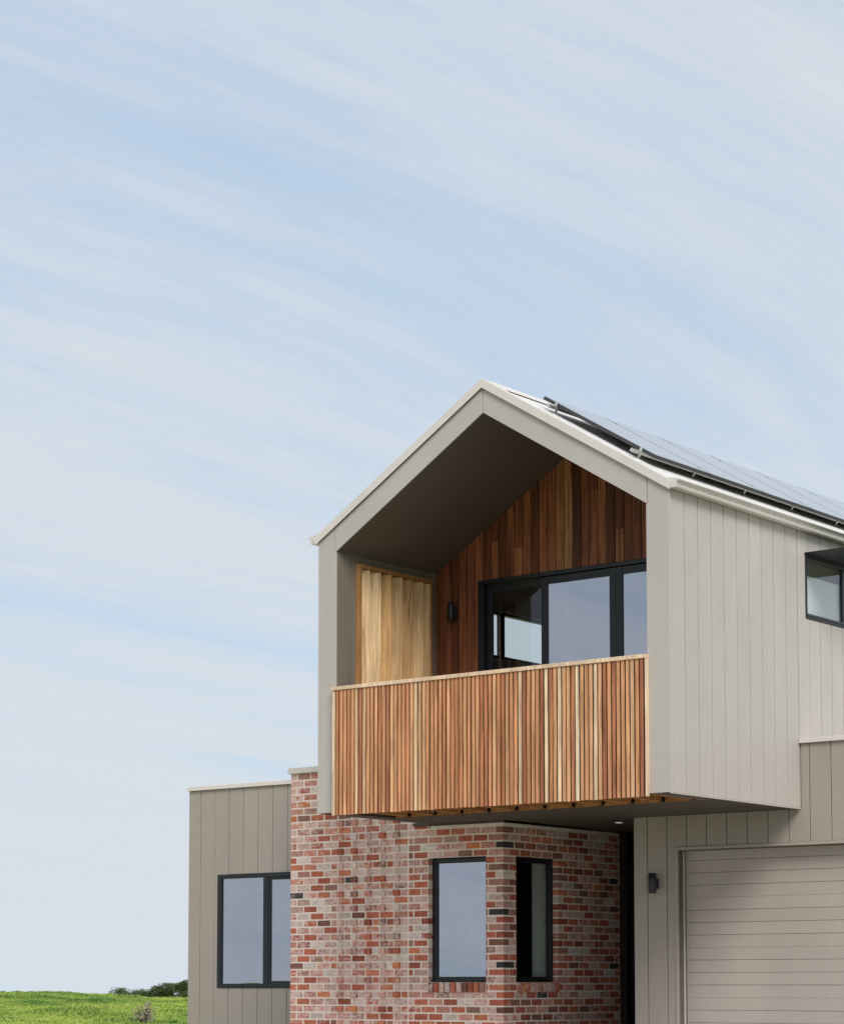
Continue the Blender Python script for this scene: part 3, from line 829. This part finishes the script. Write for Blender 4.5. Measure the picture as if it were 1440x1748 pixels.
# --- entry recess
MB().box(XB - .11, -2.115, 4.56, 4.66, 0, 3.0).build('entry_wall', M['blackmatt'], house)
cbox('door_jamb', M['darkwood'], house, XB - .06, XB + .10, 4.452, 4.558, 0, 2.88, .004)
ed = cbox('entry_door', M['blackmatt'], house, XB + .12, -2.2, 4.50, 4.555, 0.01, 2.6, .004)
MB().tube((-2.35, 4.47, .8), (-2.35, 4.47, 1.6), .012, .012, 8).build('handle', M['black'], ed)
dl = MB().tube((-2.63, 3.10, 2.8895), (-2.63, 3.10, 2.8935), .055, .055, 20).build('downlight', M['cap'], house)
MB().tube((-2.63, 3.10, 2.8865), (-2.63, 3.10, 2.8892), .04, .04, 20).build('lens', M['lens'], dl)
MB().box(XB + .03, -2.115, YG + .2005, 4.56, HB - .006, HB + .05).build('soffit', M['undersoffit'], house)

# --- garage wall
GX0, GX1, GZ = -1.535, 4.0, 2.505        # door opening
gw = MB()
YW = YG + .0125
gw.prism([(-2.108, 0), (GX0, 0), (GX0, GZ), (GX1, GZ), (GX1, 0), (6.5, 0), (6.5, 3.592), (.006, 3.592), (.006, 2.893), (-2.108, 2.893)], 'y', YW, YW + .10)
gwall = gw.build('garage_wall', M['back'], house)
ge = [-2.112, -1.935] + [-1.935 + .2555 * k for k in range(1, 33)] + [6.5]
for a, b_ in zip(ge[:-1], ge[1:]):
    zt = 2.893 if b_ <= .02 else 3.592
    zl = 0.0
    TX0, TZ = -1.572, 2.5415              # trim outer edge
    poly = None
    if a < TX0 < b_:
        poly = [(a, 0), (TX0, 0), (TX0, TZ), (b_, TZ), (b_, zt), (a, zt)]
    elif a >= TX0 and b_ <= GX1 + .03: zl = TZ
    xa, xb = a + (.0045 if a > -2.1 else 0), b_ - .0045
    if a < .005 < b_:
        poly = [(xa, TZ), (xb, TZ), (xb, 3.592), (.008, 3.592), (.008, 2.893), (xa, 2.893)]
    if poly is None: poly = [(xa, zl), (xb, zl), (xb, zt), (xa, zt)]
    else: poly = [(min(max(p, xa), xb), q) for p, q in poly]
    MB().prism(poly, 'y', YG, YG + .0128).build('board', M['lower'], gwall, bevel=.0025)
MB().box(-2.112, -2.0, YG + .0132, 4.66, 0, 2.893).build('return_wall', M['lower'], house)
cbox('parapet_cap', M['cap'], house, .004, 6.55, YG - .03, YG + .25, 3.596, 3.647, .003)
# trim and reveal round the garage door
tr = MB(); tr.box(-1.570, GX0 - .0005, YG - .012, YG + .014, 0, 2.540); tr.box(GX0, GX1 + .03, YG - .012, YG + .014, GZ + .001, 2.540)
trim = tr.build('door_trim', M['lower'], house, bevel=.002)
YD = YG + .135
MB().box(GX0 - .012, GX0 - .0005, YG + .0145, YD + .05, 0, GZ).build('reveal', M['lower'], trim)
MB().box(GX0 - .012, GX1, YG + .0145, YD + .05, GZ + .0005, GZ + .012).build('reveal', M['lower'], trim)
MB().box(GX0, GX0 + .010, YD - .028, YD - .018, 0, GZ - .001).build('weather_seal', M['cap'], trim)
gd = MB().box(GX0 - .01, GX1, YD + .018, YD + .05, 0, GZ + .01).build('garage_door', M['garage'], house)
zs = [GZ - .004] + [2.393 - .13777 * k for k in range(18)]
for k, (zt, zb) in enumerate(zip(zs[:-1], zs[1:])):
    lo = .0007 if k % 4 == 3 else .0020
    hi = .0007 if (k - 1) % 4 == 3 else .0020
    V, F = cbox_mesh(GX0 + .022, GX1 - .01, YD, YD + .02, max(zb + lo, .003), zt - hi, .0022 if k % 4 != 3 else .0012)
    MB().add(V, F).build('panel', M['garage'], gd)

# --- left wing
LX0, LX1 = -9.365, -6.75
LO = (-8.83, -7.20, .975, 2.464)
lm = MB(); YLW = YL + .0125
slab_front(lm, YLW, YLW + .1, LX0 + .01, LX1 + .1, 0, 3.594, LO)
lm.box(LX0 + .01, LX0 + .11, YLW + .1002, 8.0, 0, 3.594)
lwall = lm.build('left_wing_wall', M['back'], house)
le = [LX0, -9.152] + [-9.152 + .2565 * k for k in range(1, 10)] + [LX1]
le = [e for e in le if e < LX1 - .02] + [LX1]
for a, b_ in zip(le[:-1], le[1:]):
    xa, xb = a + (.0045 if a > LX0 else 0), b_ - .0045
    segs = [(0, 3.594)]; poly = None
    if xb > LO[0] and xa < LO[1]:
        if xa < LO[0]:
            MB().prism([(xa, 0), (xb, 0), (xb, LO[2]), (LO[0], LO[2]), (LO[0], LO[3]), (xb, LO[3]), (xb, 3.594), (xa, 3.594)], 'y', YL, YL + .0128).build('board', M['lower'], lwall); continue
        if xb > LO[1]:
            MB().prism([(xb, 0), (xa, 0), (xa, LO[2]), (LO[1], LO[2]), (LO[1], LO[3]), (xa, LO[3]), (xa, 3.594), (xb, 3.594)], 'y', YL, YL + .0128).build('board', M['lower'], lwall); continue
        segs = [(0, LO[2]), (LO[3], 3.594)]
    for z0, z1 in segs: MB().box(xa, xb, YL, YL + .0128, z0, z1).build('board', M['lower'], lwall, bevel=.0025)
MB().box(LX0, LX0 + .0095, YL + .013, 8.0, 0, 3.594).build('end_wall', M['lower'], house)
cbox('parapet_cap', M['cap'], house, LX0 - .015, LX1 + .25, YL - .03, YL + .25, 3.598, 3.654, .003)
lwn = empty('window', (0, 0, 0), house)
a, b_, c_, d = LO[0] + .001, LO[1] - .001, LO[2] + .001, LO[3] - .001
y0 = YL - .012
frame_bars('frame', lwn, [(a, a + .06, y0, y0 + .08, c_, d), (b_ - .06, b_, y0, y0 + .08, c_, d), (a + .0605, b_ - .0605, y0, y0 + .08, c_, c_ + .055), (a + .0605, b_ - .0605, y0, y0 + .08, d - .055, d)])
frame_bars('mullion', lwn, [(-8.02, -7.93, y0 + .004, y0 + .075, c_ + .0555, d - .0555)])
frame_bars('sash', lwn, [(-7.9295, -7.90, y0 + .012, y0 + .06, c_ + .0555, d - .0555), (-7.8995, b_ - .061, y0 + .012, y0 + .06, c_ + .0555, c_ + .09), (-7.8995, b_ - .061, y0 + .012, y0 + .06, d - .09, d - .0555)])
MB().box(a + .05, -8.01, y0 + .03, y0 + .036, c_ + .045, d - .045).build('pane', M['glass'], lwn)
MB().box(-7.905, b_ - .05, y0 + .03, y0 + .036, c_ + .045, d - .045).build('pane', M['glass'], lwn)
room_box(LX0 + .13, LX1, YLW + .112, 7.0, .01, 3.2)
MB().box(a + .02, a + .14, YLW + .115, YLW + .13, c_, d).build('curtain', M['blind'], lwn)
# rear closing volumes
MB().box(LX0 + .12, -W - .01, YL + .2, 8.0, 3.45, 3.55).build('flat_roof', M['roof'], house)
MB().box(.05, 6.4, YG + .2, 8.0, 3.42, 3.52).build('flat_roof', M['roof'], house)
MB().box(LX0 + .02, 6.4, 8.0, 8.1, 0, 3.5).build('rear_wall', M['lower'], house)
MB().box(-4.395, -.145, YEND - .02, YEND, HB, ZE).build('rear_wall', M['upper'], house)

# ------------------------------------------------------------------ solar panels and rails
S0, S1, OFF = .45, 2.06, .112
PW = 1.10; Y0 = .50; PP = 1.113
def solar_parts(root):
    Ls = S1 - S0
    fr = MB(); tz = .036
    fr.box(0, Ls, 0, .03, -tz, 0); fr.box(0, Ls, PW - .03, PW, -tz, 0); fr.box(0, .03, .0302, PW - .0302, -tz, 0); fr.box(Ls - .03, Ls, .0302, PW - .0302, -tz, 0)
    fr.build('frame', M['panelframe'], root, bevel=.002)
    gl = MB().box(.012, Ls - .012, .012, PW - .012, -.006, .0012).build('glass', M['solar'], root)
    cl_ = MB()
    for s_ in (.18, Ls - .2):
        cl_.box(s_, s_ + .035, -.018, -.001, -.05, .006); 
    cl_.build('clamp', M['alu'], root)
order = ['nearest the gable end', 'second from the gable end', 'third from the gable end', 'fourth from the gable end', 'fifth from the gable end', 'sixth from the gable end', 'seventh from the gable end']
proto = None
for k in range(7):
    loc = slope_pt(S0, Y0 + k * PP, OFF)
    if proto is None:
        o = proto = empty('solar_panel', loc, rot=(0, TH, 0)); solar_parts(o)
    else:
        o = proto.copy(); COL.objects.link(o); o.location = loc
        for ch in list(proto.children):
            c2 = ch.copy(); COL.objects.link(c2); c2.parent = o
            for gch in ch.children:
                g2 = gch.copy(); COL.objects.link(g2); g2.parent = c2
    tag(o, 'dark framed solar panel on the pale roof, ' + order[k], 'solar panel', 'solar panels on the roof')
for name_s, s_, y_st in (('upper', S0 + .20, .36), ('lower', S1 - .20, .36)):
    r_ = empty('mounting_rail', slope_pt(s_, y_st, .03), rot=(0, TH, 0))
    tag(r_, '%s aluminium mounting rail holding the solar panels above the roof' % name_s, 'rail', 'mounting rails under the solar panels')
    MB().box(-.02, .02, 0, 7.9, .008, .045).build('rail', M['alu'], r_, bevel=.002)
    for k in range(8):
        y = .12 + k * 1.07
        mb = MB(); mb.box(.021, .027, y, y + .035, -.034, .04); mb.box(.0275, .06, y, y + .035, -.034, -.028)
        mb.build('bracket', M['alu'], r_)

# ------------------------------------------------------------------ wall lamps
def wall_lamp(x, y, z, label):
    o = tag(empty('wall_lamp', (x, y, z)), label, 'wall lamp', 'black cylinder wall lamps')
    n = 20; r_ = .043; h = .225; prof = [(r_ - .004, 0), (r_, .004), (r_, h - .004), (r_ - .004, h), (r_ - .008, h - .03)]
    vs_ = []; fs = []
    for rr, hh in prof:
        for i in range(n): a = 2 * math.pi * i / n; vs_.append((rr * math.cos(a), -.09 + rr * math.sin(a), hh))
    for j in range(len(prof) - 1):
        for i in range(n): fs.append((j * n + i, j * n + (i + 1) % n, (j + 1) * n + (i + 1) % n, (j + 1) * n + i))
    fs.append(tuple(range(n))[::-1]); fs.append(tuple((len(prof) - 1) * n + i for i in range(n)))
    MB().add(vs_, fs).build('body', M['black'], o, smooth=False).data.shade_smooth()
    MB().box(-.03, .03, -.05, -.001, .055, .165).build('mount', M['black'], o, bevel=.003)
    return o
wall_lamp(-3.997, YK, 5.195, 'black cylinder wall lamp on the timber balcony wall beside the sliding door')
wall_lamp(-1.815, YG, 2.032, 'black cylinder wall lamp on the grey wall beside the garage door')

# ------------------------------------------------------------------ vegetation
def leaf_mesh(name, pts, size, mat, rs, up=0.3, val=None, elong=1.8):
    n = len(pts)
    d = rs.normal(size=(n, 3)); d[:, 2] = np.abs(d[:, 2]) * up + d[:, 2] * (1 - up); d /= np.linalg.norm(d, axis=1)[:, None]
    e = rs.normal(size=(n, 3)); e -= d * (e * d).sum(1)[:, None]; e /= np.linalg.norm(e, axis=1)[:, None]
    s_ = size * rs.uniform(.6, 1.4, n)[:, None]
    v = np.stack([pts - d * s_ * elong * .5, pts + e * s_ * .5, pts + d * s_ * elong * .5, pts - e * s_ * .5], 1).reshape(-1, 3)
    me = bpy.data.meshes.new(name)
    me.from_pydata(v.tolist(), [], np.arange(4 * n).reshape(-1, 4).tolist())
    me.materials.append(mat)
    at_ = me.attributes.new('lv', 'FLOAT', 'POINT')
    vv = rs.uniform(0, 1, n) if val is None else np.clip(val + rs.normal(0, .15, n), 0, 1)
    at_.data.foreach_set('value', np.repeat(vv, 4).astype(np.float32))
    return me
def ray_ground(u, s_):
    """ground point at horizontal distance s_ in the direction of picture column u"""
    a = R(38.1197) - math.atan((u - 720) / 3835.7)
    x = CAM.x - math.sin(a) * s_; y = CAM.y + math.cos(a) * s_
    return np.array([x, y, float(terrain(x, y))])
def bush(name, base, lobes, nleaf, size, mat, label, cat, seed, group=None, stem=.05):
    rs = np.random.RandomState(seed)
    o = tag(empty(name, tuple(base)), label, cat, group)
    pts = []; vals = []
    tot = sum(l[3] ** 2 for l in lobes)
    for lx, ly, lz, r_ in lobes:
        n = int(nleaf * r_ * r_ / tot)
        d = rs.normal(size=(n, 3)); d /= np.linalg.norm(d, axis=1)[:, None]
        rad = r_ * (1 - .45 * rs.uniform(0, 1, n) ** 2) * (1 + .22 * np.sin(d[:, 0] * 7 + lx * 3) * np.sin(d[:, 2] * 6 + ly * 5))
        p = d * rad[:, None] * np.array([1, 1, .85]) + np.array([lx, ly, lz])
        pts.append(p); vals.append(np.full(n, rs.uniform(.25, .75)))
    pts = np.concatenate(pts); vals = np.concatenate(vals)
    keep = pts[:, 2] > .02
    link('crown', leaf_mesh('crown', pts[keep], size, mat, rs, val=vals[keep]), o)
    mb = MB()
    for lx, ly, lz, r_ in lobes:
        mb.tube((lx * .1, ly * .1, -.1), (lx * .5, ly * .5, lz * .55), stem, stem * .7, 6)
        mb.tube((lx * .5, ly * .5, lz * .55), (lx, ly, lz + r_ * .4), stem * .7, stem * .2, 6)
    mb.build('trunk', M['bark'], o)
    return o
# silvery young shrub on the slope
rs = np.random.RandomState(5)
b0 = ray_ground(250, 44.5); 
o = tag(empty('young_shrub', tuple(b0)), 'small silvery grey shrub low on the grass slope', 'shrub')
pts = []; vals = []; mb = MB()
for i in range(75):
    az = rs.uniform(0, 6.28); tilt = abs(rs.normal(0, .55)); ln = rs.uniform(.22, .46) * (1 - .18 * tilt)
    d = np.array([math.cos(az) * math.sin(tilt), math.sin(az) * math.sin(tilt), math.cos(tilt)])
    st = np.array([0, 0, rs.uniform(0, .08)]); tip = st + d * ln
    mb.tube(st, tip, .005, .002, 5)
    for f in np.linspace(.25, 1.04, 26):
        pts.append(st + d * ln * f + rs.normal(0, .011, 3)); vals.append(.15 + .75 * f * rs.uniform(.6, 1.1))
link('crown', leaf_mesh('crown', np.array(pts), .021, M['silver'], rs, up=.8, val=np.array(vals), elong=2.6), o)
mb.build('trunk', M['bark'], o)
# dark bushes behind the crest
rx = np.array([math.cos(R(38.12)), math.sin(R(38.12))])
def lobes_line(n, w0, w1, h0, h1, seed):
    rs = np.random.RandomState(seed); out = []
    for i in range(n):
        f = (i + .5) / n; q = w0 + (w1 - w0) * f; h = h0 + (h1 - h0) * f + rs.uniform(-.16, .10)
        r_ = rs.uniform(.38, .55)
        out.append((rx[0] * q + rs.uniform(-.5, .5), rx[1] * q + rs.uniform(-.5, .5), h - r_ * .8, r_))
        out.append((rx[0] * q + rs.uniform(-.5, .5), rx[1] * q + rs.uniform(-.5, .5), h * .45, r_ * 1.2))
    return out
base = ray_ground(300, 150)
zt = 1.03 - base[2]
bush('coastal_bush', base, lobes_line(10, -1.75, 2.6, zt - .34, zt + .95, 8), 26000, .055, M['bush'], 'larger dark green bush behind the grass crest, next to the house wall', 'bush', 9, 'dark bushes behind the crest', .04)
base = ray_ground(226, 152)
zt = 1.03 - base[2]
bush('coastal_bush', base, lobes_line(6, -.85, .85, zt - .32, zt - .30, 18), 9000, .05, M['bush'], 'smaller low dark bush on the grass crest, left of the larger bush', 'bush', 19, 'dark bushes behind the crest', .03)

# grass on the slope that the camera sees
rs = np.random.RandomState(42)
n = 150000
uu = rs.uniform(-120, 430, n); ss = 38 + (92 - 38) * rs.uniform(0, 1, n) ** .8
aa = R(38.1197) - np.arctan((uu - 720) / 3835.7)
px = CAM.x - np.sin(aa) * ss; py_ = CAM.y + np.cos(aa) * ss; pz = terrain(px, py_)
def vnoise(x, y, f, seed):
    r2 = np.random.RandomState(seed); tot = 0
    for _ in range(7):
        k = r2.normal(size=2) * f; ph = r2.uniform(0, 6.28); tot = tot + np.sin(x * k[0] + y * k[1] + ph)
    return tot / 2.65
cl1 = vnoise(px, py_, 1.9, 1); cl2 = vnoise(px, py_, .5, 2); cl3 = vnoise(px, py_, 6.0, 3)
clump = np.clip(.5 + .45 * cl1 + .30 * cl3 + .2 * cl2, 0, 1.4)
hgt = .022 + .085 * np.clip(clump - .45, 0, 1) * rs.uniform(.6, 1.3, n)
wid = (.009 + .016 * np.clip(clump, 0, 1)) * rs.uniform(.7, 1.5, n)
V3 = []; vals = []
bl = 3
P0 = np.stack([px, py_, pz], 1)
allv = []; allc = []
for k in range(bl):
    ang = rs.uniform(0, 6.28, n); ln = rs.uniform(.1, .75, n)
    off = np.stack([rs.normal(0, .035, n), rs.normal(0, .035, n), np.full(n, -.01)], 1)
    side = np.stack([np.cos(ang), np.sin(ang), np.zeros(n)], 1) * wid[:, None]
    tip = np.stack([np.cos(ang + 1.2) * ln * hgt, np.sin(ang + 1.2) * ln * hgt, hgt * rs.uniform(.8, 1.2, n)], 1)
    b0_ = P0 + off
    allv.append(np.stack([b0_ - side, b0_ + side, b0_ + side * .5 + tip, b0_ - side * .5 + tip * 1.02], 1))
    val = .62 - .42 * np.clip(clump - .3, 0, 1) + .22 * cl2 + rs.normal(0, .06, n)
    allc.append(np.repeat(np.clip(val, 0, 1)[:, None], 4, 1))
vv = np.concatenate(allv).reshape(-1, 3); cc = np.concatenate(allc).ravel()
me = bpy.data.meshes.new('grass')
nv = len(vv)
me.vertices.add(nv); me.vertices.foreach_set('co', vv.astype(np.float32).ravel())
me.loops.add(nv); me.loops.foreach_set('vertex_index', np.arange(nv, dtype=np.int32))
me.polygons.add(nv // 4); me.polygons.foreach_set('loop_start', np.arange(0, nv, 4, dtype=np.int32))
me.update(calc_edges=True)
me.materials.append(M['grass'])
at_ = me.attributes.new('lv', 'FLOAT', 'POINT'); at_.data.foreach_set('value', cc.astype(np.float32))
tag(link('grass', me), 'clumpy green pasture grass on the slope left of the house', 'grass', kind='stuff')
